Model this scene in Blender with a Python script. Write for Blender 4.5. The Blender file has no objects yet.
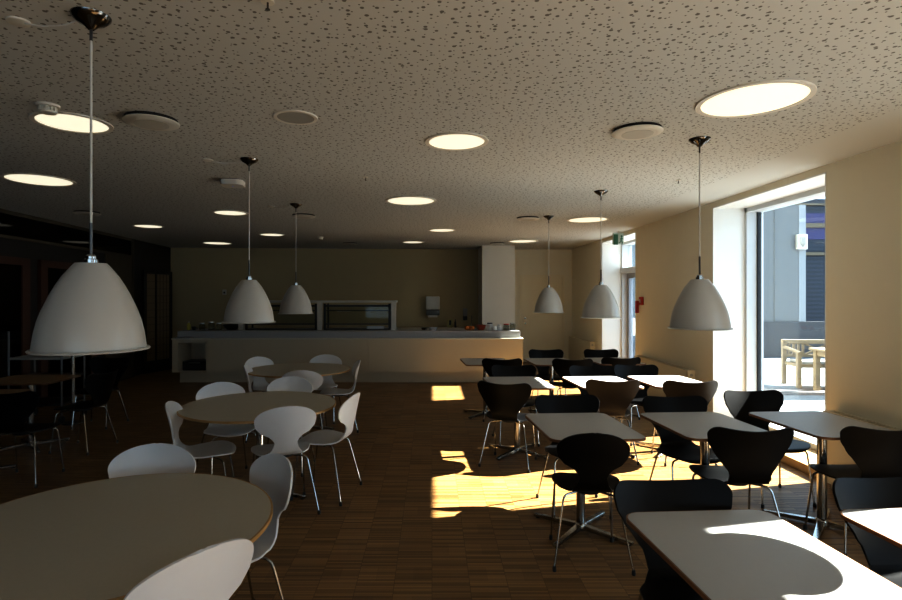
import bpy, bmesh, math, random
from mathutils import Vector, Matrix
random.seed(7)
sc = bpy.context.scene
COL = sc.collection
PI = math.pi

# ------------------------------------------------------------------ materials
def mat(name, color, rough=0.5, metal=0.0, spec=0.5, emit=None, es=0.0, noise=0.0, nscale=20.0, bump=0.0, coat=0.0):
    m = bpy.data.materials.new(name); m.use_nodes = True
    nt = m.node_tree; b = nt.nodes['Principled BSDF']
    b.inputs['Base Color'].default_value = (*color, 1)
    b.inputs['Roughness'].default_value = rough
    b.inputs['Metallic'].default_value = metal
    b.inputs['Specular IOR Level'].default_value = spec
    b.inputs['Coat Weight'].default_value = coat
    if emit:
        b.inputs['Emission Color'].default_value = (*emit, 1)
        b.inputs['Emission Strength'].default_value = es
    if noise or bump:
        tc = nt.nodes.new('ShaderNodeTexCoord')
        nz = nt.nodes.new('ShaderNodeTexNoise'); nz.inputs['Scale'].default_value = nscale
        nz.inputs['Detail'].default_value = 4
        nt.links.new(tc.outputs['Object'], nz.inputs['Vector'])
        if noise:
            mx = nt.nodes.new('ShaderNodeMix'); mx.data_type = 'RGBA'
            mx.inputs[6].default_value = (*[c * (1 - noise) for c in color], 1)
            mx.inputs[7].default_value = (*[min(1, c * (1 + noise)) for c in color], 1)
            nt.links.new(nz.outputs['Fac'], mx.inputs[0])
            nt.links.new(mx.outputs[2], b.inputs['Base Color'])
        if bump:
            bp = nt.nodes.new('ShaderNodeBump'); bp.inputs['Strength'].default_value = bump
            bp.inputs['Distance'].default_value = 0.004
            nt.links.new(nz.outputs['Fac'], bp.inputs['Height'])
            nt.links.new(bp.outputs['Normal'], b.inputs['Normal'])
    return m

def glass(name, tint=(0.95, 0.97, 0.97), ior=1.45, rough=0.0):
    m = bpy.data.materials.new(name); m.use_nodes = True
    nt = m.node_tree; nt.nodes.clear()
    out = nt.nodes.new('ShaderNodeOutputMaterial'); mx = nt.nodes.new('ShaderNodeMixShader')
    tr = nt.nodes.new('ShaderNodeBsdfTransparent'); gl = nt.nodes.new('ShaderNodeBsdfGlossy')
    lw = nt.nodes.new('ShaderNodeLayerWeight'); lw.inputs['Blend'].default_value = 0.5
    pw = nt.nodes.new('ShaderNodeMath'); pw.operation = 'POWER'; pw.inputs[1].default_value = 5.0
    nt.links.new(lw.outputs['Facing'], pw.inputs[0])
    fr = nt.nodes.new('ShaderNodeMapRange'); r0 = ((ior - 1) / (ior + 1)) ** 2 * 1.2
    fr.inputs[3].default_value = r0; fr.inputs[4].default_value = 0.7
    nt.links.new(pw.outputs[0], fr.inputs[0])
    tr.inputs['Color'].default_value = (*tint, 1); gl.inputs['Roughness'].default_value = rough
    nt.links.new(fr.outputs[0], mx.inputs[0]); nt.links.new(tr.outputs[0], mx.inputs[1])
    nt.links.new(gl.outputs[0], mx.inputs[2]); nt.links.new(mx.outputs[0], out.inputs[0])
    return m

def floor_mat():
    m = mat('parquet', (0.2, 0.1, 0.04), 0.42, spec=0.3); nt = m.node_tree; b = nt.nodes['Principled BSDF']
    tc = nt.nodes.new('ShaderNodeTexCoord')
    def brick(w, h, off, c1, c2, mort, ms):
        br = nt.nodes.new('ShaderNodeTexBrick'); br.inputs['Scale'].default_value = 1.0
        br.inputs['Brick Width'].default_value = w; br.inputs['Row Height'].default_value = h
        br.inputs['Mortar Size'].default_value = ms; br.inputs['Mortar Smooth'].default_value = 0.3
        br.inputs['Color1'].default_value = (*c1, 1); br.inputs['Color2'].default_value = (*c2, 1)
        br.inputs['Mortar'].default_value = (*mort, 1); br.offset = off
        nt.links.new(tc.outputs['Object'], br.inputs['Vector']); return br
    a = brick(0.21, 0.017, 0.0, (0.33, 0.195, 0.080), (0.155, 0.085, 0.031), (0.10, 0.054, 0.021), 0.0014)
    c = brick(0.21, 0.153, 0.5, (0.90, 0.89, 0.88), (1.10, 1.11, 1.12), (0.85, 0.84, 0.83), 0.0014)
    mx = nt.nodes.new('ShaderNodeMix'); mx.data_type = 'RGBA'; mx.blend_type = 'MULTIPLY'; mx.inputs[0].default_value = 1
    nt.links.new(a.outputs['Color'], mx.inputs[6]); nt.links.new(c.outputs['Color'], mx.inputs[7])
    nt.links.new(mx.outputs[2], b.inputs['Base Color'])
    nz = nt.nodes.new('ShaderNodeTexNoise'); nz.inputs['Scale'].default_value = 3
    nt.links.new(tc.outputs['Object'], nz.inputs['Vector'])
    mr = nt.nodes.new('ShaderNodeMapRange'); mr.inputs[3].default_value = 0.36; mr.inputs[4].default_value = 0.52
    nt.links.new(nz.outputs['Fac'], mr.inputs[0]); nt.links.new(mr.outputs[0], b.inputs['Roughness'])
    return m

def ceiling_mat():
    m = mat('perforated_plaster', (0.62, 0.60, 0.55), 0.9, spec=0.1); nt = m.node_tree; b = nt.nodes['Principled BSDF']
    tc = nt.nodes.new('ShaderNodeTexCoord')
    def math_(op, a, bb):
        n = nt.nodes.new('ShaderNodeMath'); n.operation = op
        for k, v in enumerate((a, bb)):
            if isinstance(v, (int, float)): n.inputs[k].default_value = v
            else: nt.links.new(v, n.inputs[k])
        return n.outputs[0]
    def holes(scale, rmin, rmax, thr, seed):
        mp = nt.nodes.new('ShaderNodeMapping'); mp.inputs['Location'].default_value = (seed, seed * 1.7, 0)
        nt.links.new(tc.outputs['Object'], mp.inputs[0])
        v = nt.nodes.new('ShaderNodeTexVoronoi'); v.voronoi_dimensions = '2D'; v.inputs['Scale'].default_value = scale
        v.inputs['Randomness'].default_value = 0.85
        nt.links.new(mp.outputs[0], v.inputs['Vector'])
        sp = nt.nodes.new('ShaderNodeSeparateColor'); nt.links.new(v.outputs['Color'], sp.inputs[0])
        r = math_('ADD', math_('MULTIPLY', sp.outputs[0], (rmax - rmin) * scale), rmin * scale)
        inside = math_('LESS_THAN', v.outputs['Distance'], r)
        on = math_('LESS_THAN', sp.outputs[1], thr)
        return math_('MULTIPLY', inside, on)
    h = math_('MAXIMUM', holes(16.5, 0.0060, 0.0094, 0.93, 3.1), holes(23.0, 0.0034, 0.0050, 0.93, 8.3))
    sx = nt.nodes.new('ShaderNodeSeparateXYZ'); nt.links.new(tc.outputs['Object'], sx.inputs[0])
    h = math_('MULTIPLY', h, math_('LESS_THAN', sx.outputs[0], 2.81))
    mx = nt.nodes.new('ShaderNodeMix'); mx.data_type = 'RGBA'
    mx.inputs[6].default_value = (0.55, 0.56, 0.545, 1); mx.inputs[7].default_value = (0.19, 0.185, 0.17, 1)
    nt.links.new(h, mx.inputs[0]); nt.links.new(mx.outputs[2], b.inputs['Base Color'])
    return m

def slat_mat():
    m = mat('dark_slat_cladding', (0.03, 0.04, 0.07), 0.5); nt = m.node_tree; b = nt.nodes['Principled BSDF']
    tc = nt.nodes.new('ShaderNodeTexCoord'); w = nt.nodes.new('ShaderNodeTexWave'); w.bands_direction = 'Z'
    w.inputs['Scale'].default_value = 2.2
    nt.links.new(tc.outputs['Object'], w.inputs['Vector'])
    mx = nt.nodes.new('ShaderNodeMix'); mx.data_type = 'RGBA'
    mx.inputs[6].default_value = (0.022, 0.027, 0.038, 1); mx.inputs[7].default_value = (0.036, 0.044, 0.060, 1)
    nt.links.new(w.outputs['Fac'], mx.inputs[0]); nt.links.new(mx.outputs[2], b.inputs['Base Color'])
    return m

M = dict(
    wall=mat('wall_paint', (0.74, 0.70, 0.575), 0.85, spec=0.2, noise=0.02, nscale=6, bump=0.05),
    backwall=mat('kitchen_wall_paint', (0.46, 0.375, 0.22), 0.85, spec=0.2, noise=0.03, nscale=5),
    white=mat('white_paint', (0.74, 0.75, 0.74), 0.5, spec=0.3, noise=0.01, nscale=4),
    pillar=mat('pillar_paint', (0.70, 0.68, 0.62), 0.8, spec=0.2, noise=0.02, nscale=5),
    ceil=ceiling_mat(), floor=floor_mat(),
    chrome=mat('chrome', (0.45, 0.445, 0.43), 0.18, metal=1.0, noise=0.02, nscale=30),
    dchrome=mat('dark_chrome', (0.16, 0.155, 0.15), 0.12, metal=1.0, noise=0.02, nscale=30),
    rubber=mat('black_rubber', (0.012, 0.012, 0.012), 0.6, noise=0.1),
    blackwood=mat('black_lacquered_ply', (0.0032, 0.0031, 0.0034), 0.42, spec=0.16, noise=0.15, nscale=40),
    redblack=mat('dark_brown_lacquered_ply', (0.011, 0.006, 0.005), 0.36, spec=0.32, noise=0.15, nscale=40),
    whitewood=mat('white_lacquered_ply', (0.66, 0.66, 0.67), 0.38, spec=0.4, noise=0.01, nscale=30),
    laminate=mat('grey_laminate', (0.40, 0.395, 0.385), 0.45, spec=0.4, noise=0.02, nscale=60),
    beigelam=mat('beige_linoleum', (0.47, 0.435, 0.36), 0.5, spec=0.35, noise=0.04, nscale=60),
    edge=mat('brown_ply_edge', (0.16, 0.075, 0.03), 0.5, noise=0.15, nscale=50),
    tanedge=mat('oak_ply_edge', (0.40, 0.24, 0.09), 0.5, noise=0.15, nscale=50),
    darktable=mat('brown_table_laminate', (0.30, 0.19, 0.09), 0.5, noise=0.08),
    shade=mat('offwhite_lamp_enamel', (0.46, 0.45, 0.425), 0.28, spec=0.5, noise=0.01),
    shade_in=mat('white_lamp_lining', (0.78, 0.77, 0.74), 0.5, noise=0.01),
    cord=mat('grey_fabric_cord', (0.55, 0.54, 0.52), 0.8, noise=0.05),
    lightface=mat('warm_light_diffuser', (0.3, 0.28, 0.22), 0.5, emit=(1.0, 0.93, 0.74), es=1.12, noise=0.02, nscale=5),
    ring=mat('white_ring_trim', (0.66, 0.63, 0.57), 0.5, noise=0.02),
    plast=mat('white_plastic', (0.62, 0.60, 0.54), 0.45, noise=0.02),
    grille=mat('grey_grille', (0.33, 0.325, 0.30), 0.8, noise=0.08, nscale=90),
    plate=mat('beige_grey_plate', (0.50, 0.485, 0.44), 0.7, noise=0.04, nscale=90),
    dark=mat('dark_gap', (0.02, 0.02, 0.02), 0.8, noise=0.1),
    counter=mat('counter_panel', (0.50, 0.44, 0.33), 0.45, noise=0.015, nscale=4),
    ctop=mat('counter_top', (0.55, 0.52, 0.44), 0.35, noise=0.02),
    ledge=mat('grey_ledge_laminate', (0.34, 0.345, 0.36), 0.35, noise=0.02),
    alu=mat('pale_aluminium', (0.50, 0.48, 0.43), 0.4, metal=0.2, noise=0.02),
    blackmetal=mat('black_metal', (0.012, 0.012, 0.011), 0.4, noise=0.1),
    darksteel=mat('dull_dark_steel', (0.16, 0.16, 0.16), 0.45, metal=1.0, noise=0.04),
    steel=mat('brushed_steel', (0.55, 0.55, 0.54), 0.3, metal=1.0, noise=0.04),
    frame=mat('white_window_frame', (0.55, 0.57, 0.58), 0.4, noise=0.01),
    greyframe=mat('grey_door_frame', (0.30, 0.32, 0.36), 0.4, noise=0.02),
    gasket=mat('black_gasket', (0.015, 0.017, 0.02), 0.5, noise=0.1),
    glass=glass('clear_glass'), dglass=glass('dark_door_glass', (0.22, 0.22, 0.22), 1.5, 0.02),
    caseglass=glass('case_glass', (0.8, 0.82, 0.78), 1.25),
    heater=mat('cream_radiator_enamel', (0.60, 0.54, 0.40), 0.5, noise=0.01),
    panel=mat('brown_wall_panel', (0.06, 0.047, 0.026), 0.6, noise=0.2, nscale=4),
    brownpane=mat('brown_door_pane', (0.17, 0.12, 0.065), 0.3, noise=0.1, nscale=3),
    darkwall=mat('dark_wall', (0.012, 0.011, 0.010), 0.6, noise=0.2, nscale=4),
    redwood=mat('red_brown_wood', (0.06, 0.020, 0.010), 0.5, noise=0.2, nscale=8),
    sill=mat('oak_sill', (0.42, 0.27, 0.12), 0.45, noise=0.12, nscale=12),
    red=mat('fire_red', (0.42, 0.03, 0.02), 0.45, noise=0.03),
    green=mat('exit_sign_green', (0.05, 0.16, 0.10), 0.4, emit=(0.1, 0.5, 0.3), es=0.02, noise=0.02),
    signwhite=mat('sign_white', (0.50, 0.56, 0.50), 0.4, noise=0.01),
    doorpaint=mat('cream_door_paint', (0.74, 0.68, 0.52), 0.6, noise=0.01),
    yellow=mat('yellow_plastic', (0.55, 0.45, 0.06), 0.4, noise=0.05),
    orange=mat('orange_peel', (0.60, 0.19, 0.03), 0.5, noise=0.1, bump=0.3),
    terracotta=mat('red_glaze', (0.30, 0.05, 0.025), 0.35, noise=0.05),
    porcelain=mat('white_porcelain', (0.72, 0.73, 0.74), 0.25, noise=0.01),
    jarglass=glass('jar_glass', (0.75, 0.77, 0.74), 1.35),
    pave=mat('pale_paving', (0.128, 0.140, 0.155), 0.85, noise=0.1, nscale=3),
    shadowpave=mat('painted_paving_shadow', (0.07, 0.07, 0.075), 0.85, noise=0.1, nscale=3),
    facade=mat('pale_blue_grey_facade', (0.135, 0.14, 0.142), 0.6, noise=0.03, nscale=2),
    cornerpanel=mat('pale_corner_panel', (0.26, 0.27, 0.28), 0.6, noise=0.02),
    plinth=mat('grey_plinth', (0.075, 0.075, 0.08), 0.8, noise=0.08, nscale=4),
    slat=slat_mat(), purple=mat('violet_pane_reflection', (0.05, 0.045, 0.12), 0.3, noise=0.1, nscale=2),
    tealwood=mat('pale_teak', (0.155, 0.125, 0.085), 0.6, noise=0.1, nscale=10),
    cushion=mat('pale_cushion', (0.20, 0.205, 0.21), 0.8, noise=0.03),
    stem=mat('grey_lamp_stem', (0.10, 0.10, 0.10), 0.35, metal=0.8, noise=0.03),
)

# ------------------------------------------------------------------ mesh helpers
class MB:
    def __init__(self): self.bm = bmesh.new()
    def box(self, x0, x1, y0, y1, z0, z1, bev=0.0, mi=0):
        r = bmesh.ops.create_cube(self.bm, size=1.0)
        vs = r['verts']
        for v in vs:
            v.co = Vector(((x0 + x1) / 2 + v.co.x * (x1 - x0), (y0 + y1) / 2 + v.co.y * (y1 - y0), (z0 + z1) / 2 + v.co.z * (z1 - z0)))
        fs = {f for v in vs for f in v.link_faces}
        for f in fs: f.material_index = mi
        if bev:
            es = list({e for v in vs for e in v.link_edges})
            bmesh.ops.bevel(self.bm, geom=es, offset=bev, segments=2, affect='EDGES', profile=0.5)
        return self
    def lathe(self, prof, n=40, c=(0, 0, 0), sx=1.0, sy=1.0, closed=False):
        rings = []
        for r, z in prof:
            if r < 1e-6: rings.append([self.bm.verts.new((c[0], c[1], c[2] + z))])
            else: rings.append([self.bm.verts.new((c[0] + r * sx * math.cos(2 * PI * k / n), c[1] + r * sy * math.sin(2 * PI * k / n), c[2] + z)) for k in range(n)])
        pairs = list(zip(rings[:-1], rings[1:]))
        if closed: pairs.append((rings[-1], rings[0]))
        for a, b in pairs:
            for k in range(n):
                k2 = (k + 1) % n
                if len(a) == 1 and len(b) == 1: continue
                if len(a) == 1: self.bm.faces.new((a[0], b[k], b[k2]))
                elif len(b) == 1: self.bm.faces.new((a[k], b[0], a[k2]))
                else: self.bm.faces.new((a[k], b[k], b[k2], a[k2]))
        return self
    def tube(self, pts, r, n=10, cap=True, radii=None):
        pts = [Vector(p) for p in pts]; rings = []; up = Vector((0, 0, 1)); prev = None
        for i, p in enumerate(pts):
            t = (pts[min(i + 1, len(pts) - 1)] - pts[max(i - 1, 0)]).normalized()
            if prev is None:
                a = up if abs(t.z) < 0.95 else Vector((1, 0, 0))
                s = t.cross(a).normalized()
            else:
                s = (prev - t * prev.dot(t)).normalized()
            prev = s; u = t.cross(s); rr = radii[i] if radii else r
            rings.append([self.bm.verts.new(p + rr * (s * math.cos(2 * PI * k / n) + u * math.sin(2 * PI * k / n))) for k in range(n)])
        for a, b in zip(rings[:-1], rings[1:]):
            for k in range(n): self.bm.faces.new((a[k], a[(k + 1) % n], b[(k + 1) % n], b[k]))
        if cap:
            self.bm.faces.new(list(reversed(rings[0]))); self.bm.faces.new(rings[-1])
        return self
    def prism(self, poly, z0, z1, bev=0.0):
        lo = [self.bm.verts.new((x, y, z0)) for x, y in poly]; hi = [self.bm.verts.new((x, y, z1)) for x, y in poly]
        n = len(poly)
        for k in range(n): self.bm.faces.new((lo[k], lo[(k + 1) % n], hi[(k + 1) % n], hi[k]))
        self.bm.faces.new(list(reversed(lo))); self.bm.faces.new(hi)
        return self
    def ring(self, outer, inner, z0, z1):
        n = len(outer); L = []
        for poly, z in ((outer, z0), (outer, z1), (inner, z1), (inner, z0)):
            L.append([self.bm.verts.new((x, y, z)) for x, y in poly])
        for a in range(4):
            A, B = L[a], L[(a + 1) % 4]
            for k in range(n): self.bm.faces.new((A[k], A[(k + 1) % n], B[(k + 1) % n], B[k]))
        return self
    def xf(self, mtx): bmesh.ops.transform(self.bm, matrix=mtx, verts=self.bm.verts); return self
    def build(self, name, m, parent=None, smooth=True, loc=(0, 0, 0), rz=0.0):
        bmesh.ops.recalc_face_normals(self.bm, faces=self.bm.faces)
        me = bpy.data.meshes.new(name); self.bm.to_mesh(me); self.bm.free()
        for x in (m if isinstance(m, (list, tuple)) else [m]): me.materials.append(x)
        if smooth:
            for p in me.polygons: p.use_smooth = True
            try: me.set_sharp_from_angle(angle=math.radians(35))
            except Exception: pass
        o = bpy.data.objects.new(name, me); COL.objects.link(o)
        o.location = loc; o.rotation_euler = (0, 0, rz)
        if parent: o.parent = parent
        return o

def tag(o, label, cat, group=None):
    o['label'] = label; o['category'] = cat
    if group: o['group'] = group
    return o
def struct(o): o['kind'] = 'structure'; return o
def empty(name, loc=(0, 0, 0), rz=0.0):
    o = bpy.data.objects.new(name, None); COL.objects.link(o); o.location = loc; o.rotation_euler = (0, 0, rz)
    o.empty_display_size = 0.1
    return o
def dup(root):
    r = root.copy(); COL.objects.link(r)
    for ch in list(root.children):
        c = ch.copy(); COL.objects.link(c); c.parent = r
        for g in list(ch.children):
            d = g.copy(); COL.objects.link(d); d.parent = c
    return r
def rrect(w, d, r, n=6):
    P = []
    for cx, cy, a0 in ((w/2-r, d/2-r, 0), (-w/2+r, d/2-r, 90), (-w/2+r, -d/2+r, 180), (w/2-r, -d/2+r, 270)):
        for k in range(n + 1):
            a = math.radians(a0 + 90 * k / n); P.append((cx + r * math.cos(a), cy + r * math.sin(a)))
    return P
def circ(r, n=64): return [(r * math.cos(2*PI*k/n), r * math.sin(2*PI*k/n)) for k in range(n)]
def bend(pts, seg=5):
    """polyline with quadratic fillets at interior points; pts = [(p, fillet)]"""
    out = []
    for i, (p, f) in enumerate(pts):
        p = Vector(p)
        if i in (0, len(pts) - 1) or f == 0: out.append(p); continue
        a = Vector(pts[i-1][0]); b = Vector(pts[i+1][0])
        A = p + (a - p).normalized() * f; B = p + (b - p).normalized() * f
        for k in range(seg + 1):
            t = k / seg; out.append(A * (1-t)**2 + p * 2*t*(1-t) + B * t*t)
    return out

# ------------------------------------------------------------------ the room
XW, XG, CEIL = 3.4, 3.92, 2.73       # right wall face, its glazing plane, ceiling height
YB0 = 13.35                           # back wall at the right corner (wall runs slightly skew)
SK = 0.066
def yback(x): return YB0 - SK * (XW - x)
OPEN = [(-3.3, -1.4), (0.75, 2.80), (4.70, 6.60), (9.10, 10.90)]   # openings in the right wall
HEAD = 2.67

struct(MB().box(-7.2, 3.96, -5.2, 13.9, -0.12, 0.0).build('floor', M['floor'], smooth=False))
struct(MB().box(-7.2, 3.96, -5.2, 13.9, CEIL, CEIL + 0.15).build('ceiling', M['ceil'], smooth=False))
mb = MB()
ys = [-5.2] + [v for o in OPEN for v in o] + [13.6]
for k in range(0, len(ys), 2): mb.box(XW, 3.90, ys[k], ys[k+1], 0, CEIL)
for a, b in OPEN: mb.box(XW, 3.90, a, b, HEAD, CEIL)
struct(mb.build('wall_right', M['wall'], smooth=False))
# white painted reveals of every opening (thin linings), oak threshold at the bottom
for i, (a, b) in enumerate(OPEN):
    mb = MB()
    mb.box(XW - 0.002, 3.78, a, a + 0.012, 0.0, HEAD).box(XW - 0.002, 3.78, b - 0.012, b, 0.0, HEAD).box(XW - 0.002, 3.78, a, b, HEAD - 0.012, HEAD)
    struct(mb.build('trim_%d' % (i + 1), M['white'], smooth=False))
# glazed windows
def window(name, a, b):
    mb = MB(); x0, x1 = 3.78, 3.98; t = 0.055
    mb.box(x0, x1, a, a + t, 0.08, HEAD).box(x0, x1, b - t, b, 0.08, HEAD)
    mb.box(x0, x1, a, b, HEAD - (t + 0.01 if a > 3 else 0.02), HEAD).box(x0, x1, a, b, 0.08, 0.14)
    w = struct(mb.build(name, M['frame'], smooth=False))
    g = MB().box(XG - 0.006, XG + 0.006, a + t, b - t, 0.14, HEAD - (t if a > 3 else 0.015)).build('pane', M['glass'], w, smooth=False)
    q = MB()
    q.box(3.90, 3.945, a + t, a + t + 0.02, 0.14, HEAD - t).box(3.90, 3.945, b - t - 0.02, b - t, 0.14, HEAD - t)
    q.build('gasket', M['gasket'], w, smooth=False)
    MB().box(XW - 0.03, 3.98, a, b, 0.0, 0.08, 0.004).build('threshold', M['sill'], w, smooth=False)
    return w
window('window_1', *OPEN[2]); window('window_2', *OPEN[1]); window('window_3', *OPEN[0])
# glazed exit door with a transom light over it
a, b = OPEN[3]; mb = MB(); t = 0.06
mb.box(3.78, 3.98, a, a + t, 0, HEAD).box(3.78, 3.98, b - t, b, 0, HEAD)
mb.box(3.78, 3.98, a, b, HEAD - t, HEAD).box(3.76, 3.98, a, b, 2.05, 2.15)
d2 = struct(mb.build('door_2', M['frame'], smooth=False))
MB().box(3.914, 3.926, a + t, b - t, 2.15, HEAD - t).build('transom_pane', M['glass'], d2, smooth=False)
lm = MB()
lm.box(3.88, 3.96, a + t, a + t + 0.10, 0.02, 2.05).box(3.88, 3.96, b - t - 0.10, b - t, 0.02, 2.05)
lm.box(3.88, 3.96, a + t + 0.10, b - t - 0.10, 1.95, 2.05).box(3.88, 3.96, a + t + 0.10, b - t - 0.10, 0.02, 0.12)
leaf = lm.build('door_leaf', M['greyframe'], d2, smooth=False)
MB().box(3.914, 3.926, a + t + 0.10, b - t - 0.10, 0.12, 1.95).build('pane', M['glass'], leaf, smooth=False)
hp = [((3.86, a + 0.14, 0.95), 0), ((3.80, a + 0.14, 0.95), 0.015), ((3.80, a + 0.14, 1.25), 0.015), ((3.86, a + 0.14, 1.25), 0)]
MB().tube(bend([(p, 0.02) for p, f in hp]), 0.01).build('handle', M['steel'], leaf)

# back wall (slightly skew to the right wall)
ang = math.atan(SK)
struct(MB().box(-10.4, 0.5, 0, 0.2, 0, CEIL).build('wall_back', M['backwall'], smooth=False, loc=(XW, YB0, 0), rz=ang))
# lighter wall section right of the pillar
struct(MB().box(1.80, XW, 0, 0.06, 0, CEIL).build('trim_5', M['wall'], smooth=False, loc=(0, YB0 - 0.12 - 0.0, 0)))
struct(MB().box(1.12, 1.86, 12.2, 13.4, 0, CEIL).build('wall_pillar', M['pillar'], smooth=False))
# wall behind the camera
struct(MB().box(-7.2, -3.2, -5.2, -5.0, 0, CEIL).box(2.6, 3.9, -5.2, -5.0, 0, CEIL).box(-3.2, 2.6, -5.2, -5.0, 0, .5).box(-3.2, 2.6, -5.2, -5.0, 2.6, CEIL).build('wall_front', M['wall'], smooth=False))
mb = MB()
for x in (-3.2, -1.30, .64, 2.54): mb.box(x, x + .06, -5.15, -5.05, .5, 2.6)
fw = struct(mb.box(-3.2, 2.6, -5.15, -5.05, .5, .56).box(-3.2, 2.6, -5.15, -5.05, 2.54, 2.6).build('window_5', M['frame'], smooth=False))  # unseen window, added so skylight reaches the near chairs and tables
MB().box(-3.14, 2.54, -5.105, -5.095, .56, 2.54).build('pane', M['glass'], fw, smooth=False)

# left wall : dark panels with red-brown glazed frames
LA = math.atan(0.089); LO = (-4.97, 0, 0)
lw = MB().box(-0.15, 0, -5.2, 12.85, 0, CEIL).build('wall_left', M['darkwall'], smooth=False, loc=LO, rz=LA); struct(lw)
def left(name, m, boxes, parent=None, bev=0.0):
    mb = MB()
    for q in boxes: mb.box(*q, bev)
    o = mb.build(name, m, parent, smooth=False)
    if parent is None: o.location = LO; o.rotation_euler = (0, 0, LA)
    return o
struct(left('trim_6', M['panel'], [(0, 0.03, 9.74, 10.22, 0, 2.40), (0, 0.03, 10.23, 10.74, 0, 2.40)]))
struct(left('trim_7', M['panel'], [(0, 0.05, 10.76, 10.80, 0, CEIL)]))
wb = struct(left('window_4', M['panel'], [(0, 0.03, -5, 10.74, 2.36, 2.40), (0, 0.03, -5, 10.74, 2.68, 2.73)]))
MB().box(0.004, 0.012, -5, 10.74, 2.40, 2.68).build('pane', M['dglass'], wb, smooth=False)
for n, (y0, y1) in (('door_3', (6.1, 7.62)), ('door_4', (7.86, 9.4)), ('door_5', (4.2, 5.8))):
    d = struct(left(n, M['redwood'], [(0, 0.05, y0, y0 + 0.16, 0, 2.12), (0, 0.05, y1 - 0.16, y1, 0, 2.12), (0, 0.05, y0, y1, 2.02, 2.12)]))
    MB().box(0.008, 0.03, y0 + 0.16, y1 - 0.16, 0.02, 2.02).build('door_leaf', M['dglass'], d, smooth=False)
# open gridded door leaf by the back left corner
p0 = Vector((-5.93, 11.2, 0)); p1 = Vector((-5.70, 11.93, 0)); dv = p1 - p0; L = dv.length
mb = MB(); mb.box(0, 0.07, -0.02, 0.02, 0, 2.13).box(L - 0.07, L, -0.02, 0.02, 0, 2.13).box(0, L, -0.02, 0.02, 2.06, 2.13).box(0, L, -0.02, 0.02, 0, 0.25).box(0.30, 0.34, -0.02, 0.02, 0, 2.13)
gd = struct(mb.build('door_6', M['blackmetal'], smooth=False, loc=p0, rz=math.atan2(dv.y, dv.x)))
mb = MB()
for k in range(1, 12): mb.box(0.07, L - 0.07, -0.008, 0.008, 0.25 + k * 0.15, 0.256 + k * 0.15)
for k in range(1, 5): mb.box(0.34 + k * 0.09, 0.346 + k * 0.09, -0.008, 0.008, 0.25, 2.06)
mb.build('glazing_bar', M['blackmetal'], gd, smooth=False)
MB().box(0.07, L - 0.07, -0.003, 0.003, 0.25, 2.06).build('pane', M['brownpane'], gd, smooth=False)

# flush cream door in the back wall
d1 = MB(); yb = YB0 - 0.12
d1.box(2.13, 2.17, yb - 0.02, yb, 0, 2.11).box(3.17, 3.21, yb - 0.02, yb, 0, 2.11).box(2.13, 3.21, yb - 0.02, yb, 2.07, 2.11)
d1 = struct(d1.build('door_1', M['doorpaint'], smooth=False))
lf = MB().box(2.178, 3.162, yb - 0.012, yb, 0.01, 2.062).build('door_leaf', M['doorpaint'], d1, smooth=False)
MB().tube([(2.26, yb - 0.05, 0.94), (2.26, yb - 0.012, 0.94)], 0.022, 14).build('handle', M['dchrome'], lf)
MB().tube([(2.26, yb - 0.03, 1.06), (2.26, yb - 0.012, 1.06)], 0.022, 14).build('lock', M['dchrome'], lf)
struct(MB().box(XW - 0.012, XW, 2.77, 4.70, 0, 0.08).box(XW - 0.012, XW, 6.60, 9.10, 0, 0.08).box(XW - 0.012, XW, 10.9, 13.2, 0, 0.08).build('baseboard_right', M['wall'], smooth=False))

# ------------------------------------------------------------------ ceiling fittings
def downlight(big, x, y, label):
    r = 0.285 if big else 0.215
    t = empty('recessed_downlight', (x, y, CEIL))
    tag(t, label, 'ceiling light', 'round recessed ceiling lights')
    MB().lathe([(r - 0.012, -0.001), (r - 0.012, -0.009), (r + 0.016, -0.009), (r + 0.018, -0.001)], 56, closed=True).build('trim_ring', M['ring'], t)
    MB().lathe([(0, -0.004), (r - 0.013, -0.004), (r - 0.013, -0.002), (0, -0.002)], 56).build('diffuser', M['lightface'], t)
    return t
for q in [
    (1, 1.85, 3.14, 'largest glowing ceiling light, upper right of the photo'),
    (1, 2.30, 8.05, 'wide ceiling light near the tall door with the exit sign'),
    (1, 1.87, 11.20, 'flat-looking ceiling light just in front of the white pillar'),
    (1, -0.25, 6.45, 'wide ceiling light in the middle of the room, next behind the brightest central one'),
    (1, -3.81, 5.29, 'wide ceiling light at the left edge of the photo'),
    (1, -4.58, 11.62, 'farthest ceiling light at the back left, near the kitchen wall'),
    (0, 0.18, 3.98, 'bright central ceiling light with glints on the ceiling behind it'),
    (0, 0.17, 9.33, 'small ceiling light above the aisle towards the pillar'),
    (0, -0.40, 11.4, 'smallest ceiling light, right above the serving counter'),
    (0, -2.34, 3.55, 'ceiling light crossed by the cord of the nearest left pendant'),
    (0, -2.73, 7.38, 'ceiling light left of the second left pendant cord'),
    (0, -2.94, 10.01, 'ceiling light between the second and third left pendant cords'),
    (0, -4.58, 8.80, 'small ceiling light over the dark left side, right of the near pendant cord')]: downlight(*q)

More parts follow.
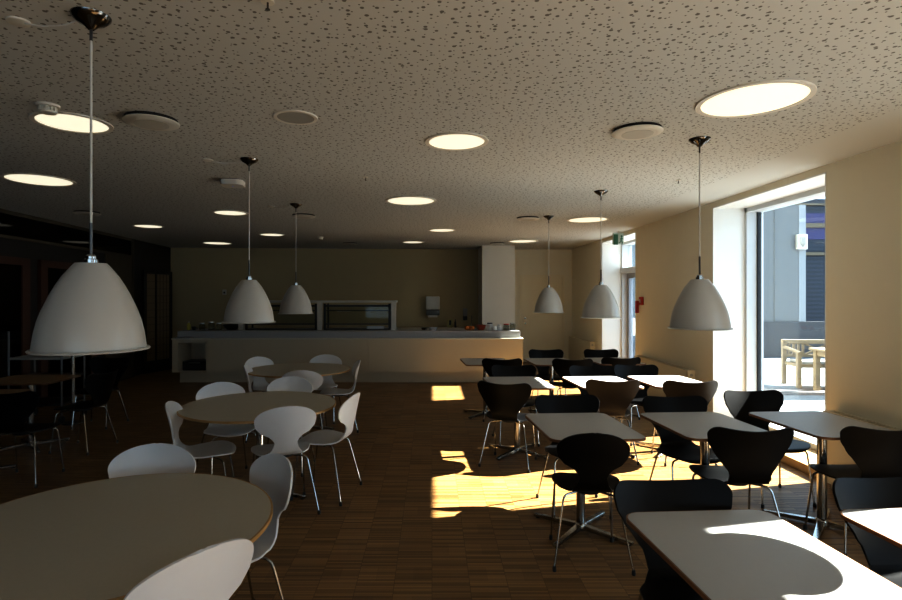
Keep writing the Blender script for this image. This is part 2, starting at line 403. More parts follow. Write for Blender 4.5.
def vent(x, y, label, r=0.165):
    t = empty('ceiling_disc_vent', (x, y, CEIL)); tag(t, label, 'ceiling vent', 'disc vents on the ceiling')
    MB().lathe([(0, 0), (r * 0.93, 0), (r * 0.93, -0.008), (0, -0.008)], 48).build('collar', M['dark'], t)
    MB().lathe([(0, -0.014), (r * 0.90, -0.015), (r, -0.020), (r * 1.0, -0.025), (r * 0.90, -0.033), (r * 0.70, -0.036), (0, -0.036)], 48).build('disc', M['plast'], t)
    MB().lathe([(0, -0.0365), (r * 0.62, -0.0365), (r * 0.62, -0.038), (0, -0.038)], 40).build('center_plate', M['plate'], t)
    MB().tube([(0, 0, -0.02), (0, 0, -0.005)], 0.02).build('stem', M['dark'], t)
for x, y, l in [(-1.79, 3.48, 'round disc vent right of the nearest left ceiling light'), (1.39, 3.69, 'round disc vent left of the largest ceiling light'),
                (1.38, 7.85, 'disc vent left of the farthest right pendant canopy'), (-4.64, 7.33, 'dim disc vent over the dark left wall'),
                (-1.79, 7.60, 'disc vent behind the third left pendant cord'), (-1.75, 11.62, 'faint disc vent above the serving counter'),
                (1.39, 11.62, 'small disc vent at the top of the white pillar')]: vent(x, y, l)
t = empty('ceiling_speaker', (-0.86, 3.44, CEIL)); tag(t, 'flat grey round speaker grille flush in the ceiling', 'speaker')
MB().lathe([(0.115, 0), (0.115, -0.008), (0.135, -0.008), (0.137, 0)], 48, closed=True).build('trim_ring', M['ring'], t)
MB().lathe([(0, -0.001), (0.115, -0.001), (0.115, -0.006), (0, -0.006)], 48).build('grille', M['grille'], t)
def smoke(x, y, label, s=1.0):
    t = empty('smoke_detector', (x, y, CEIL)); tag(t, label, 'smoke detector')
    MB().lathe([(0, 0), (0.062*s, 0), (0.062*s, -0.014), (0.055*s, -0.016), (0, -0.016)], 36).build('base', M['plast'], t)
    mb = MB()
    for k in range(12):
        a = 2 * PI * k / 12; mb.box(0.036*s, 0.048*s, -0.006*s, 0.006*s, -0.040, -0.016)
        bmesh.ops.rotate(mb.bm, verts=list(mb.bm.verts)[-8:], cent=(0, 0, 0), matrix=Matrix.Rotation(a, 3, 'Z'))
    mb.lathe([(0, -0.016), (0.034*s, -0.016), (0.034*s, -0.040), (0, -0.040)], 24)
    mb.lathe([(0, -0.040), (0.049*s, -0.040), (0.042*s, -0.050), (0, -0.052)], 36)
    mb.build('sensor_head', M['plast'], t)
smoke(-2.27, 3.22, 'slotted smoke detector just beyond the nearest left pendant canopy')
smoke(-2.13, 10.44, 'small white smoke detector near the back wall', 0.9)
def outlet(x, y, cx, cy, label):
    t = empty('ceiling_outlet', (x, y, CEIL)); tag(t, label, 'ceiling outlet', 'cable outlets beside pendant canopies')
    MB().lathe([(0, 0), (0.044, 0), (0.042, -0.007), (0.026, -0.012), (0, -0.013)], 32).build('cover', M['plast'], t)
    dx, dy = cx - x, cy - y
    MB().tube([(0.03 * dx / math.hypot(dx, dy), 0.03*dy/math.hypot(dx, dy), -0.012), (dx * .35, dy * .35, -0.030), (dx * .65, dy * .65, -0.030), (dx * .86, dy * .86, -0.012)], 0.0035, 6).build('cable', M['cord'], t)
outlet(-1.70, 2.24, -1.376, 2.2, 'small round outlet wired to the nearest left pendant')
outlet(-1.86, 4.52, -1.51, 4.5, 'small round outlet wired to the second left pendant')
outlet(-2.02, 6.85, -1.67, 6.69, 'small round outlet wired to the third left pendant')
t = empty('wifi_access_point', (-1.94, 5.31, CEIL), 0.1); tag(t, 'white rounded square wireless access point with a small blue light', 'access point')
MB().prism(rrect(0.21, 0.21, 0.06), -0.060, -0.010).xf(Matrix.Identity(4)).build('housing', M['plast'], t)
MB().prism(rrect(0.16, 0.16, 0.04), -0.010, 0.0).build('mounting_plate', M['dark'], t)
MB().lathe([(0, -0.062), (0.007, -0.062), (0.007, -0.059), (0, -0.059)], 12).build('status_light', mat('blue_light', (0.1, 0.15, 0.6), emit=(0.2, 0.3, 1), es=0.6, noise=0.01), t)
for x, y, l in [(-0.63, 2.09, 'small sprinkler head at the top edge of the photo'), (2.40, 5.31, 'small sprinkler head right of the nearest right pendant row, before the tall window'),
                (-0.63, 5.18, 'small sprinkler head above the central aisle')]:
    t = empty('sprinkler', (x, y, CEIL)); tag(t, l, 'sprinkler', 'ceiling sprinkler heads')
    MB().lathe([(0, 0), (0.025, 0), (0.025, -0.005), (0, -0.005)], 20).build('rosette', M['plast'], t)
    MB().tube([(0, 0, -0.005), (0, 0, -0.03)], 0.004, 8).lathe([(0, -0.03), (0.009, -0.03), (0.009, -0.033), (0, -0.033)], 16).build('nozzle', M['dchrome'], t)
# exit sign hanging at the top of the glazed door
t = empty('exit_sign', (3.26, 9.55, CEIL)); t.scale = (.85, .85, .9); tag(t, 'green and white exit sign hanging from the ceiling by the tall door', 'exit sign')
MB().box(-0.012, 0.012, -0.012, 0.012, -0.06, 0).build('bracket', M['plast'], t, smooth=False)
MB().box(-0.11, 0.11, -0.025, 0.025, -0.25, -0.03, 0.004).build('housing', M['signwhite'], t, smooth=False)
MB().box(-0.10, -0.01, -0.030, -0.0255, -0.26, -0.06).build('green_field', M['green'], t, smooth=False)
mb = MB().lathe([(0, -0.022), (0.016, -0.016), (0.022, 0), (0.016, 0.016), (0, 0.022)], 12, (0.065, -0.028, -0.095), sy=0.2)
mb.tube([(0.065, -0.028, -0.12), (0.05, -0.028, -0.18)], 0.013, 6).tube([(0.05, -0.028, -0.18), (0.085, -0.028, -0.21), (0.07, -0.028, -0.25)], 0.008, 6)
mb.tube([(0.05, -0.028, -0.18), (0.03, -0.028, -0.22), (0.005, -0.028, -0.22)], 0.008, 6).tube([(0.06, -0.028, -0.13), (0.095, -0.028, -0.15)], 0.007, 6).tube([(0.06, -0.028, -0.13), (0.03, -0.028, -0.15)], 0.007, 6)
mb.build('running_figure', M['green'], t)

# ------------------------------------------------------------------ pendant lamps
def pendant_proto():
    t = empty('pendant_lamp')
    MB().lathe([(0, 0), (0.073, 0), (0.071, -0.008), (0.055, -0.024), (0.028, -0.038), (0.012, -0.055), (0, -0.055)], 40).build('canopy', M['dchrome'], t)
    MB().tube([(0, 0, -0.055), (0, 0, -0.10)], 0.006).build('cord_grip', M['stem'], t)
    MB().tube([(0, 0, -0.10), (0, 0, -0.87)], 0.0048, 8).build('cord', M['cord'], t)
    MB().tube([(0, 0, -0.835), (0, 0, -0.97)], 0.0065, 10).build('stem', M['stem'], t)
    MB().lathe([(0, -0.962), (0.012, -0.962), (0.020, -0.970), (0.020, -0.980), (0.026, -0.983), (0.026, -1.004), (0.0, -1.004)], 24).build('socket_cap', M['chrome'], t)
    H0, H = -0.998, -0.345
    P = [(0, .06), (0.0, .285), (.04, .345), (.155, .50), (.27, .615), (.38, .71), (.55, .835), (.67, .905), (.80, .955), (.92, .985), (1.0, 1.0)]
    R = 0.200
    outer = [(f * R, H0 + h * H) for h, f in P]
    inner = [(max(0.0, f * R - 0.006), H0 + h * H - (0.008 if h < 0.9 else 0)) for h, f in P][::-1]
    MB().lathe(outer, 64).build('lamp_shade', M['shade'], t)
    MB().lathe(inner, 64).build('shade_lining', M['shade_in'], t)
    MB().lathe([(R - 0.008, H0 + H), (R + 0.008, H0 + H + 0.005), (R + 0.014, H0 + H), (R + 0.010, H0 + H - 0.006), (R - 0.004, H0 + H - 0.006)], 64, closed=True).build('rim', M['shade'], t)
    MB().lathe([(0, -1.04), (0.018, -1.04), (0.018, -1.10), (0.030, -1.13), (0.036, -1.165), (0.026, -1.195), (0, -1.205)], 24).build('bulb', M['porcelain'], t)
    return t
proto = pendant_proto()
for i, (x, y, l) in enumerate([
    (-1.376, 2.20, 'largest off-white dome pendant, over the nearest round table'),
    (-1.51, 4.50, 'off-white dome pendant over the middle round table'),
    (-1.67, 6.69, 'smallest-looking left pendant, over the farthest round table by the counter'),
    (1.925, 3.92, 'off-white dome pendant in front of the tall right window'),
    (1.82, 5.87, 'off-white dome pendant in front of the tall glazed door'),
    (1.65, 7.70, 'farthest right pendant, in front of the closed cream door'),
    (2.09, 2.04, 'pendant beyond the right edge whose round shadow falls on the front table')]):
    o = proto if i == 0 else dup(proto)
    o.location = (x, y, CEIL); o.rotation_euler.z = i * 0.3; o.scale.z = 1.0 if i < 3 else 1.013
    tag(o, l, 'pendant lamp', 'off-white dome pendant lamps')

# ------------------------------------------------------------------ chairs
def catmull(P, n):
    out = []; m = len(P)
    for i in range(m - 1):
        p0, p1, p2, p3 = (Vector(P[max(i-1, 0)]), Vector(P[i]), Vector(P[i+1]), Vector(P[min(i+2, m-1)]))
        for k in range(n):
            t = k / n
            out.append(0.5 * ((2*p1) + (-p0+p2)*t + (2*p0-5*p1+4*p2-p3)*t*t + (-p0+3*p1-3*p2+p3)*t**3))
    out.append(Vector(P[-1])); return out
def interp(T, s):
    for (a, va), (b, vb) in zip(T[:-1], T[1:]):
        if s <= b:
            t = max(0.0, (s - a) / (b - a)); t = t * t * (3 - 2 * t) * 0.5 + t * 0.5
            return va + (vb - va) * t
    return T[-1][1]
def shell(prof, W, front, top, dip, cup, split, th=0.010, rows=52, cols=18):
    """ply shell: returns (seat bmesh builder, back bmesh builder). prof in (y,z)."""
    C = catmull([(0, y, z) for y, z in prof], 12)
    S = [0.0]
    for a, b in zip(C[:-1], C[1:]): S.append(S[-1] + (b - a).length)
    Lt = S[-1]
    def at(s):
        for i in range(len(S) - 1):
            if s <= S[i+1] + 1e-9:
                t = (s - S[i]) / max(1e-9, S[i+1] - S[i]); return C[i].lerp(C[i+1], t)
        return C[-1]
    # denser rows near both ends
    ss = []
    for k in range(rows + 1):
        v = k / rows; ss.append(Lt * (v - 0.13 * math.sin(2 * PI * v) / 1.0 * 1.0))
    ss[0] = 0.0; ss[-1] = Lt
    grid = []
    for s in ss:
        c = at(s); w = interp(W, s / Lt)
        for d, (rc, kk) in ((s, front), (Lt - s, top)):
            if d < rc:
                w -= min(kk, w - 0.012) * (1 - math.sqrt(max(0, 1 - ((rc - d) / rc) ** 2)))
        v = s / Lt; isback = max(0.0, min(1.0, (v - 0.50) / 0.22)); row = []
        for k in range(cols + 1):
            u = -1 + 2 * k / cols; x = u * w; xx = (x / 0.24) ** 2
            y = c.y + cup * xx * isback
            z = c.z + (1 - isback) * (0.010 * xx - 0.0) - isback * max(0, (v - 0.85) / 0.15) * dip * math.cos(min(1, abs(x) / 0.2) * PI / 2)
            row.append(Vector((x, y, z)))
        grid.append(row)
    R, K = len(grid), cols + 1
    N = [[None] * K for _ in range(R)]
    for i in range(R):
        for k in range(K):
            du = grid[i][min(k+1, K-1)] - grid[i][max(k-1, 0)]; dv_ = grid[min(i+1, R-1)][k] - grid[max(i-1, 0)][k]
            n = du.cross(dv_); N[i][k] = n.normalized() if n.length > 1e-12 else Vector((0, 0, 1))
    out = []
    cut = min(range(R), key=lambda i: abs(ss[i] / Lt - split))
    for r0, r1 in ((0, cut), (cut, R - 1)):
        mb = MB(); bm = mb.bm; T, B = [], []
        for i in range(r0, r1 + 1):
            T.append([bm.verts.new(p + n * th / 2) for p, n in zip(grid[i], N[i])])
            B.append([bm.verts.new(p - n * th / 2) for p, n in zip(grid[i], N[i])])
        n = r1 - r0
        for i in range(n):
            for k in range(K - 1):
                bm.faces.new((T[i][k], T[i][k+1], T[i+1][k+1], T[i+1][k])); bm.faces.new((B[i][k], B[i+1][k], B[i+1][k+1], B[i][k+1]))
            bm.faces.new((T[i][0], T[i+1][0], B[i+1][0], B[i][0])); bm.faces.new((T[i][-1], B[i][-1], B[i+1][-1], T[i+1][-1]))
        for k in range(K - 1):
            if r0 == 0: bm.faces.new((T[0][k], B[0][k], B[0][k+1], T[0][k+1]))
            if r1 == R - 1: bm.faces.new((T[n][k], T[n][k+1], B[n][k+1], B[n][k]))
        out.append(mb)
    return out
S7P = [(.235, .424), (.205, .440), (.11, .447), (0, .440), (-.10, .437), (-.165, .450), (-.203, .50), (-.220, .56), (-.238, .65), (-.262, .74), (-.284, .812)]
S7W = [(0, .205), (.12, .228), (.24, .235), (.36, .215), (.46, .155), (.54, .118), (.62, .124), (.70, .165), (.79, .215), (.87, .248), (.94, .256), (1, .256)]
ANP = [(.215, .426), (.185, .441), (.10, .447), (0, .441), (-.09, .439), (-.15, .450), (-.19, .495), (-.207, .56), (-.222, .64), (-.242, .73), (-.262, .818)]
ANW = [(0, .205), (.13, .216), (.25, .216), (.36, .190), (.45, .145), (.53, .112), (.59, .088), (.65, .078), (.695, .112), (.74, .176), (.79, .208), (.85, .218), (.92, .218), (1, .215)]
def chair_proto(name, ant, m):
    t = empty(name)
    if ant: s, b = shell(ANP, ANW, (.17, .17), (.110, .215), 0.0, 0.055, 0.535)
    else: s, b = shell(S7P, S7W, (.15, .15), (.055, .055), 0.018, 0.060, 0.535)
    s.build('seat', m, t); b.build('backrest', m, t)
    MB().lathe([(0, .405), (.085, .405), (.09, .415), (.09, .428), (0, .428)], 28).build('seat_mount', M['rubber'], t)
    for sx in (-1, 1):
        for sy in (-1, 1):
            e = (0.185, 0.150, .205, .205) if sy > 0 else (0.165, -0.125, .235, -.215)
            pts = bend([((sx * .05, sy * .045, .416), 0), ((sx * e[0], e[1], .412), .035), ((sx * e[2], e[3], .012), 0)])
            lg = MB().tube(pts, .0066, 10).build('leg', M['chrome'], t)
            MB().lathe([(0, 0), (.011, 0), (.012, .012), (.010, .030), (0, .031)], 14, (sx * e[2], e[3], 0)).build('rubber_foot', M['rubber'], lg)
            if sy < 0:
                pass
    return t
brown = chair_proto('brown_shell_chair', False, M['redblack'])
def place(proto, used, c, f, label, cat, group):
    o = proto if not used else dup(proto)
    o.location = (c[0], c[1], 0); o.rotation_euler = (0, 0, math.atan2(f[1], f[0]) - PI / 2)
    tag(o, label, cat, group); return o
black = chair_proto('black_shell_chair', False, M['blackwood'])
BL = [
    ((1.03, 2.10), (.05, -1), 'black ply chair behind the nearest right table, facing the camera'),
    ((1.975, 2.13), (.05, -1), 'black ply chair at the right edge, behind the half-cut table in the corner'),
    ((1.94, 3.51), (.04, 1), 'big black chair with heart-shaped back turned to us, at the centre-right table'),
    ((2.76, 3.53), (.03, 1), 'black chair at the window-side table, its back to us, near the right edge'),
    ((2.685, 4.325), (.06, -1), 'black chair before the tall window, sunlight on one shoulder of its back'),
    ((1.075, 4.11), (.02, -1), 'black chair facing us behind the table with the oval-backed chair'),
    ((1.905, 4.06), (.02, -1), 'black chair facing us behind the centre-right table'),
    ((.745, 5.22), (.39, .92), 'black chair beside the aisle, leftmost with its back turned, steel legs in clear view'),
    ((1.73, 5.39), (.05, 1), 'dark brown-black chair with its back to us at the middle sunlit white table'),
    ((2.435, 5.33), (.03, 1), 'dark brown-black chair with its back to us at the sunlit table by the wall'),
    ((.93, 6.0), (0, -1), 'black chair facing us behind the half-sunlit table near the aisle'),
    ((.90, 7.14), (.04, 1), 'black chair with its back to us at the far table nearest the counter'),
    ((1.80, 5.94), (0, -1), 'black chair facing us behind the middle sunlit table'),
    ((1.79, 7.11), (.05, 1), 'black chair with its back to us at the far middle table'),
    ((2.33, 6.02), (0, -1), 'black chair with bluish sheen facing us behind the sunlit table by the wall'),
    ((2.45, 7.27), (.0, 1), 'black chair with its back to us at the far table near the glazed door'),
    ((1.68, 7.82), (0, -1), 'black chair at the far side of the far middle table, before the cream door'),
    ((2.50, 7.85), (0, -1), 'black chair at the far side of the far wall-side table, before the far radiator'),
    ((-3.66, 5.72), (-1, .05), 'black chair in the dark at the end of the left brown table, steel legs glinting'),
    ((-4.12, 6.75), (.0, -1), 'black chair lost in the dark behind the left brown table'),
    ((-3.55, 4.75), (-.05, 1), 'black chair in the dark at the left edge, nearest of the dark group'),
]
n = {id(black): 0, id(brown): 0}
for c, f, l in BL:
    p = brown if 'dark brown-black' in l else black
    place(p, n[id(p)], c, f, l, 'chair', 'dark brown shell chairs' if p is brown else 'black shell chairs'); n[id(p)] += 1
oval = chair_proto('oval_back_chair', True, M['blackwood'])
oval.scale.x = .95
place(oval, 0, (.955, 3.36), (.10, .995), 'black chair with oval back and narrow waist, in the middle by the sunlit floor', 'chair', None)
white = chair_proto('white_shell_chair', True, M['whitewood'])
WL = [
    ((-1.43, 2.63), (.1, -1), 'white chair behind the nearest round table, only its wide back visible'),
    ((-.93, 2.50), (-.75, -.66), 'white chair at the right of the nearest round table, facing left'),
    ((-.91, 1.84), (-.8, .6), 'nearest white chair, cut by the bottom edge, its back to us'),
    ((-1.77, 4.74), (.63, -.78), 'white chair facing us behind the left part of the middle round table'),
    ((-1.70, 4.08), (.96, .25), 'white chair at the left of the middle round table, seen from the side'),
    ((-1.13, 4.10), (-.40, .91), 'white chair with oval back to us, in front of the middle round table'),
    ((-.86, 4.43), (-.97, .2), 'white chair at the right of the middle round table, seen from the side'),
    ((-1.36, 5.03), (.02, -1), 'white chair facing us directly behind the middle round table'),
    ((-1.39, 6.00), (-.05, 1), 'white chair with its back to us, in front of the farthest round table'),
    ((-2.05, 6.85), (.8, -.6), 'white chair at the back left of the farthest round table'),
    ((-1.86, 6.20), (1, .2), 'shaded white chair at the left of the farthest round table, seen from the side'),
    ((-1.42, 7.03), (-.05, -1), 'beige-looking white chair behind the farthest round table, near the counter'),
    ((-1.13, 6.57), (-.94, -.2), 'white chair at the right of the farthest round table, beside the aisle'),
]
for i, (c, f, l) in enumerate(WL): place(white, i, c, f, l, 'chair', 'white shell chairs')

# ------------------------------------------------------------------ tables
def star_base(t, L, r, hub=0.0):
    for k in range(4):
        a = PI / 4 + k * PI / 2
        mb = MB(); bm = mb.bm
        A = [(-.024, 0.02, .050), (.024, 0.02, .050), (.024, 0.02, .016), (-.024, 0.02, .016)]
        B = [(-.017, L, .026), (.017, L, .026), (.017, L, .008), (-.017, L, .008)]
        va = [bm.verts.new(p) for p in A]; vb = [bm.verts.new(p) for p in B]
        for j in range(4): bm.faces.new((va[j], va[(j+1) % 4], vb[(j+1) % 4], vb[j]))
        bm.faces.new(va[::-1]); bm.faces.new(vb)
        bmesh.ops.bevel(bm, geom=list(bm.edges), offset=.004, segments=2, affect='EDGES')
        mb.xf(Matrix.Rotation(a, 4, 'Z'))
        ft = mb.build('foot', M['chrome'], t)
        MB().lathe([(0, 0), (.016, 0), (.016, .008), (0, .009)], 14, (-math.sin(a) * (L - .03), math.cos(a) * (L - .03), 0)).build('glide', M['rubber'], ft)
    MB().lathe([(0, .012), (.040, .012), (.042, .045), (.034, .058), (.030, .060), (.030, .692), (0, .692)], 28).build('column', M['chrome'], t)
    MB().box(-r, r, -.03, .03, .690, .703).box(-.03, .03, -r, r, .690, .703).build('top_bracket', M['blackmetal'], t, smooth=False)
def table_rect(name, w, d, top, edge):
    t = empty(name)
    P = rrect(w, d, .075, 8); Pi = rrect(w - .012, d - .012, .07, 8)
    MB().prism(Pi, .704, .7202).build('tabletop', top, t)
    MB().ring(P, rrect(w - .0125, d - .0125, .07, 8), .704, .7195).build('edge_band', edge, t)
    star_base(t, .36, .2); return t
def table_round(name, r, top, edge):
    t = empty(name)
    MB().prism(circ(r - .008, 96), .703, .7202).build('tabletop', top, t)
    MB().ring(circ(r, 96), circ(r - .0085, 96), .703, .7192).build('edge_band', edge, t)
    star_base(t, .43, .28); return t
tb = table_rect('square_cafe_table', .615, .765, M['laminate'], M['edge'])
for i, (x, y, l) in enumerate([
    (1.095, 1.855, 'nearest grey table, lower right, with a round lamp shadow on its top'),
    (1.975, 1.885, 'grey table cut off by the lower right corner, half sunlit'),
    (1.014, 3.72, 'grey table behind the oval-backed black chair'),
    (1.875, 3.75, 'grey table in the middle of the right half, chrome column below'),
    (2.705, 3.78, 'grey table against the wall by the tall window'),
    (.87, 5.57, 'table near the aisle, half sunlit and half in shadow'),
    (1.735, 5.60, 'fully sunlit white-glowing table, middle of its row'),
    (2.46, 5.65, 'fully sunlit white-glowing table beside the near radiator'),
    (.72, 7.35, 'far grey table in front of the counter end'),
    (1.61, 7.35, 'far grey table in front of the cream door'),
    (2.47, 7.42, 'far grey table before the glazed door, nearest the wall')]):
    o = tb if i == 0 else dup(tb)
    o.location = (x, y, 0); o.rotation_euler.z = math.atan(.062); tag(o, l, 'table', 'grey cafe tables')
rt = table_round('round_table', .612, M['beigelam'], M['tanedge'])
for i, (x, y, l) in enumerate([(-1.25, 2.10, 'nearest and largest-looking round table, lower left'), (-1.40, 4.43, 'middle round table with five white chairs'), (-1.60, 6.57, 'farthest round table, nearest the counter')]):
    o = rt if i == 0 else dup(rt)
    o.location = (x, y, 0); o.rotation_euler.z = .25 + i * .2; tag(o, l, 'table', 'round tables with beige tops')
dt = table_rect('brown_table', .74, .64, M['darktable'], M['edge'])
for i, (x, y, l) in enumerate([(-4.26, 5.78, 'brown table in the dark at the left edge, the farther one'), (-4.12, 4.83, 'brown table in the dark at the left edge, the nearer one, mostly hidden')]):
    o = dt if i == 0 else dup(dt)
    o.location = (x, y, 0); o.rotation_euler.z = .05; tag(o, l, 'table', 'brown tables in the dark')

# ------------------------------------------------------------------ radiators
def radiator(x0, x1, y0, y1, label, top=.64):
    t = empty('wall_radiator', ((x0 + x1) / 2, y0, 0)); tag(t, label, 'radiator', 'cream radiators along the window wall')
    cx = (x0 + x1) / 2; a, b = x0 - cx, x1 - cx; L = y1 - y0
    MB().box(a, a + .018, 0.0, L, .06, top - .01, .003).build('front_panel', M['heater'], t, smooth=False)
    MB().box(a, b, 0, .012, .06, top, .002).box(a, b, L - .012, L, .06, top, .002).build('end_panel', M['heater'], t, smooth=False)
    mb = MB().box(a, a + .02, .012, L - .012, top - .012, top).box(b - .02, b, .012, L - .012, top - .012, top)
    n = int(L / .05)
    for k in range(n): mb.box(a + .02, b - .02, .012 + k * (L - .02) / n, .022 + k * (L - .02) / n, top - .014, top - .004)
    mb.build('top_grille', M['heater'], t, smooth=False)
    MB().box(b - .03, b - .012, .02, L - .02, .12, top - .03).box(a + .03, b - .02, .05, .09, 0, .10).box(a + .03, b - .02, L - .09, L - .05, 0, .10).build('convector', M['heater'], t, smooth=False)
    MB().tube([((a + b) / 2, .0, top - .06), ((a + b) / 2, -.012, top - .06)], .018, 16).build('valve', M['grille'], t)
radiator(3.285, 3.392, 7.02, 8.85, 'cream radiator on the wall between the tall window and the glazed door')
radiator(3.285, 3.392, 11.35, 13.1, 'far cream radiator in the back right corner by the cream door')
radiator(3.285, 3.392, 2.86, 4.58, 'cream radiator at the right edge, behind the window-side table')

# red fire alarm call points on the right wall
for (y0, z, sy, sz, l) in [(8.80, 1.52, .09, .13, 'red fire call point on the wall beside the glazed door, the upper box'), (8.98, 1.42, .05, .20, 'red narrow fire sign under the call point by the glazed door')]:
    t = empty('fire_call_point', (XW, y0, z)); tag(t, l, 'fire call point')
    MB().box(-.045, .001, -sy / 2, sy / 2, -sz / 2, sz / 2, .005).build('housing', M['red'], t, smooth=False)
    MB().box(-.048, -.0455, -sy * .3, sy * .3, -sz * .2, sz * .2).build('front_plate', M['plast'] if sz < .15 else M['red'], t, smooth=False)

# ------------------------------------------------------------------ serving counter
ct = empty('serving_counter', (-1.55, 10.0, 0)); tag(ct, 'long low cream serving counter across the back of the room', 'counter')
X0, X1 = -4.77 + 1.55, 1.67 + 1.55
NX0, NX1 = -4.66 + 1.55, -4.15 + 1.55
mb = MB(); g = .004
for a, b in ((NX1, -1.17 + 1.55), (-1.17 + 1.55, X1)): mb.box(a + g, b - g, 0, .02, .20, .80)
mb.box(X0, NX0, 0, .02, .20, .80).box(NX0, NX1, 0, .02, .74, .80).box(NX0, NX1, 0, .02, .20, .215)
mb.build('front_panel', M['counter'], ct, smooth=False)
MB().box(X1 - .02, X1, .02, .95, .20, .80).box(X0, X0 + .02, .02, .95, .20, .80).build('end_panel', M['counter'], ct, smooth=False)
MB().box(X0 + .1, X1 - .06, .10, .90, 0, .20).build('plinth', M['counter'], ct, smooth=False)
MB().box(NX1, X1 - .02, .02, .95, .20, .795).box(X0 + .02, NX0, .02, .95, .20, .795).box(NX0, NX1, .55, .95, .20, .795).box(NX0, NX1, .02, .55, .20, .22).box(NX0, NX1, .02, .55, .74, .795).build('carcass', M['counter'], ct, smooth=False)
MB().box(X0 - .01, X1 + .01, -.02, .97, .80, .825, .003).build('worktop', M['ctop'], ct, smooth=False)
MB().box(X0 + .06, X1 - .04, .08, .85, .825, .953, .004).build('raised_ledge', M['ledge'], ct, smooth=False)
t = empty('warming_box', (-4.40, 10.27, .22)); tag(t, 'black box standing inside the open niche of the counter', 'box')
MB().box(-.22, .22, -.18, .18, 0, .17, .008).build('body', M['blackmetal'], t, smooth=False)
MB().box(-.19, .19, -.182, -.180, .03, .12).build('front_plate', M['dark'], t, smooth=False)
MB().tube(bend([((-.1, -.18, .145), 0), ((-.1, -.2, .145), .01), ((.1, -.2, .145), .01), ((.1, -.18, .145), 0)]), .006).build('handle', M['steel'], t)

# glazed food display on the counter
fd = empty('food_display', (-2.17, 10.3, .953)); tag(fd, 'glazed food display with pale frame and two bays on the counter', 'food display')
w = 1.49
mb = MB()
for x in (-w, .0, w - .09): mb.box(x, x + .09, 0, .09, 0, .52)
mb.box(-w, w, 0, .5, .52, .56, .004)
mb.build('frame', M['alu'], fd, smooth=False)
for x0, x1 in ((-w + .09, 0), (.09, w - .09)):
    f = MB()
    f.box(x0 + .02, x0 + .06, .06, .10, .0, .5).box(x1 - .06, x1 - .02, .06, .10, 0, .5).box(x0 + .02, x1 - .02, .06, .10, .44, .48).box(x0 + .02, x1 - .02, .06, .10, .10, .125).box(x0 + .02, x0 + .05, .42, .45, 0, .5).box(x1 - .05, x1 - .02, .42, .45, 0, .5).box(x0 + .02, x1 - .02, .06, .45, .0, .02)
    f.box(x0 + .02, x1 - .02, .10, .40, .36, .375)
    fo = f.build('bay_frame', M['blackmetal'], fd, smooth=False)
    MB().box(x0 + .06, x1 - .06, .075, .081, .125, .44).build('glass_front', M['caseglass'], fo, smooth=False)
    MB().box(x0 + .25, x0 + .5, .2, .26, .345, .36).build('heat_lamp', M['plast'], fo, smooth=False)
for x, l in ((-.93, 'pale serving tray inside the right bay of the food display'),):
    t = empty('serving_tray', (x - .16, 10.52, .974)); tag(t, l, 'tray')
    MB().prism(rrect(.34, .2, .04), 0, .008).build('base', M['porcelain'], t)
    MB().ring(rrect(.34, .2, .04), rrect(.325, .185, .035), .008, .04).build('raised_rim', M['porcelain'], t)

# things on the counter
LZ = .953
def bottle(x, y, z, h, r, m, label, capm, name='bottle'):
    t = empty(name, (x, y, z)); tag(t, label, 'bottle')
    MB().lathe([(0, 0), (r, 0), (r, h * .6), (r * .9, h * .68), (r * .4, h * .82), (r * .4, h * .9), (0, h * .9)], 20).build('body', m, t)
    MB().lathe([(0, h * .9), (r * .48, h * .9), (r * .48, h), (0, h)], 16).build('cap', capm, t)
bottle(-4.62, 10.35, LZ, .16, .034, M['yellow'], 'small yellow bottle at the far left of the counter ledge', M['plast'])
def jar(x, y, label, lid=None, body=None, r=.055, h=.12):
    t = empty('glass_jar', (x, y, LZ)); tag(t, label, 'jar', 'jars on the counter')
    body = body or M['jarglass']
    MB().lathe([(0, 0), (r * .9, 0), (r, .01), (r, h * .8), (r * .8, h * .92), (r * .8, h), (r * .74, h), (r * .74, h * .9), (r * .92, h * .78), (r * .92, .012), (0, .010)], 24).build('body', body, t)
    if lid: MB().lathe([(0, h), (r * .86, h), (r * .86, h + .018), (0, h + .022)], 24).build('lid', lid, t)
jar(-4.36, 10.34, 'leftmost glass jar on the left end of the counter', M['steel']); jar(-4.20, 10.38, 'middle glass jar on the left end of the counter', M['steel'], r=.062, h=.14); jar(-4.04, 10.34, 'right glass jar on the left end of the counter', M['steel'])
def cup(x, y, label, m, r=.04, h=.07, name='cup'):
    t = empty(name, (x, y, LZ)); tag(t, label, 'cup')
    MB().lathe([(0, 0), (r * .7, 0), (r, h), (r * .92, h), (r * .62, .006), (0, .006)], 24).build('body', m, t)
    MB().tube([(r * .9, 0, h * .8), (r * 1.5, 0, h * .75), (r * 1.5, 0, h * .35), (r * .8, 0, h * .25)], .004, 8).build('handle', m, t)
cup(-4.50, 10.30, 'small black cup beside the yellow bottle on the counter', M['blackmetal'])
def bowl(x, y, z, r, h, m, label, name='serving_bowl', group=None):
    return tag(MB().lathe([(0, 0), (r * .5, 0), (r * .8, h * .45), (r, h), (r * .95, h), (r * .74, h * .48), (r * .45, .012), (0, .012)], 32).build(name, m, loc=(x, y, z)), label, 'bowl', group)
bowl(-3.86, 10.5, LZ, .17, .10, M['blackmetal'], 'black bowl on the counter left of the food display')
bowl(0.02, 10.3, LZ, .085, .055, M['porcelain'], 'white bowl on the counter below the towel dispenser')
cup(-.16, 10.32, 'small black cup left of the white bowl on the counter', M['blackmetal'], .045, .045)
bowl(.93, 10.36, LZ, .10, .10, M['terracotta'], 'red glazed bowl on the right end of the counter')
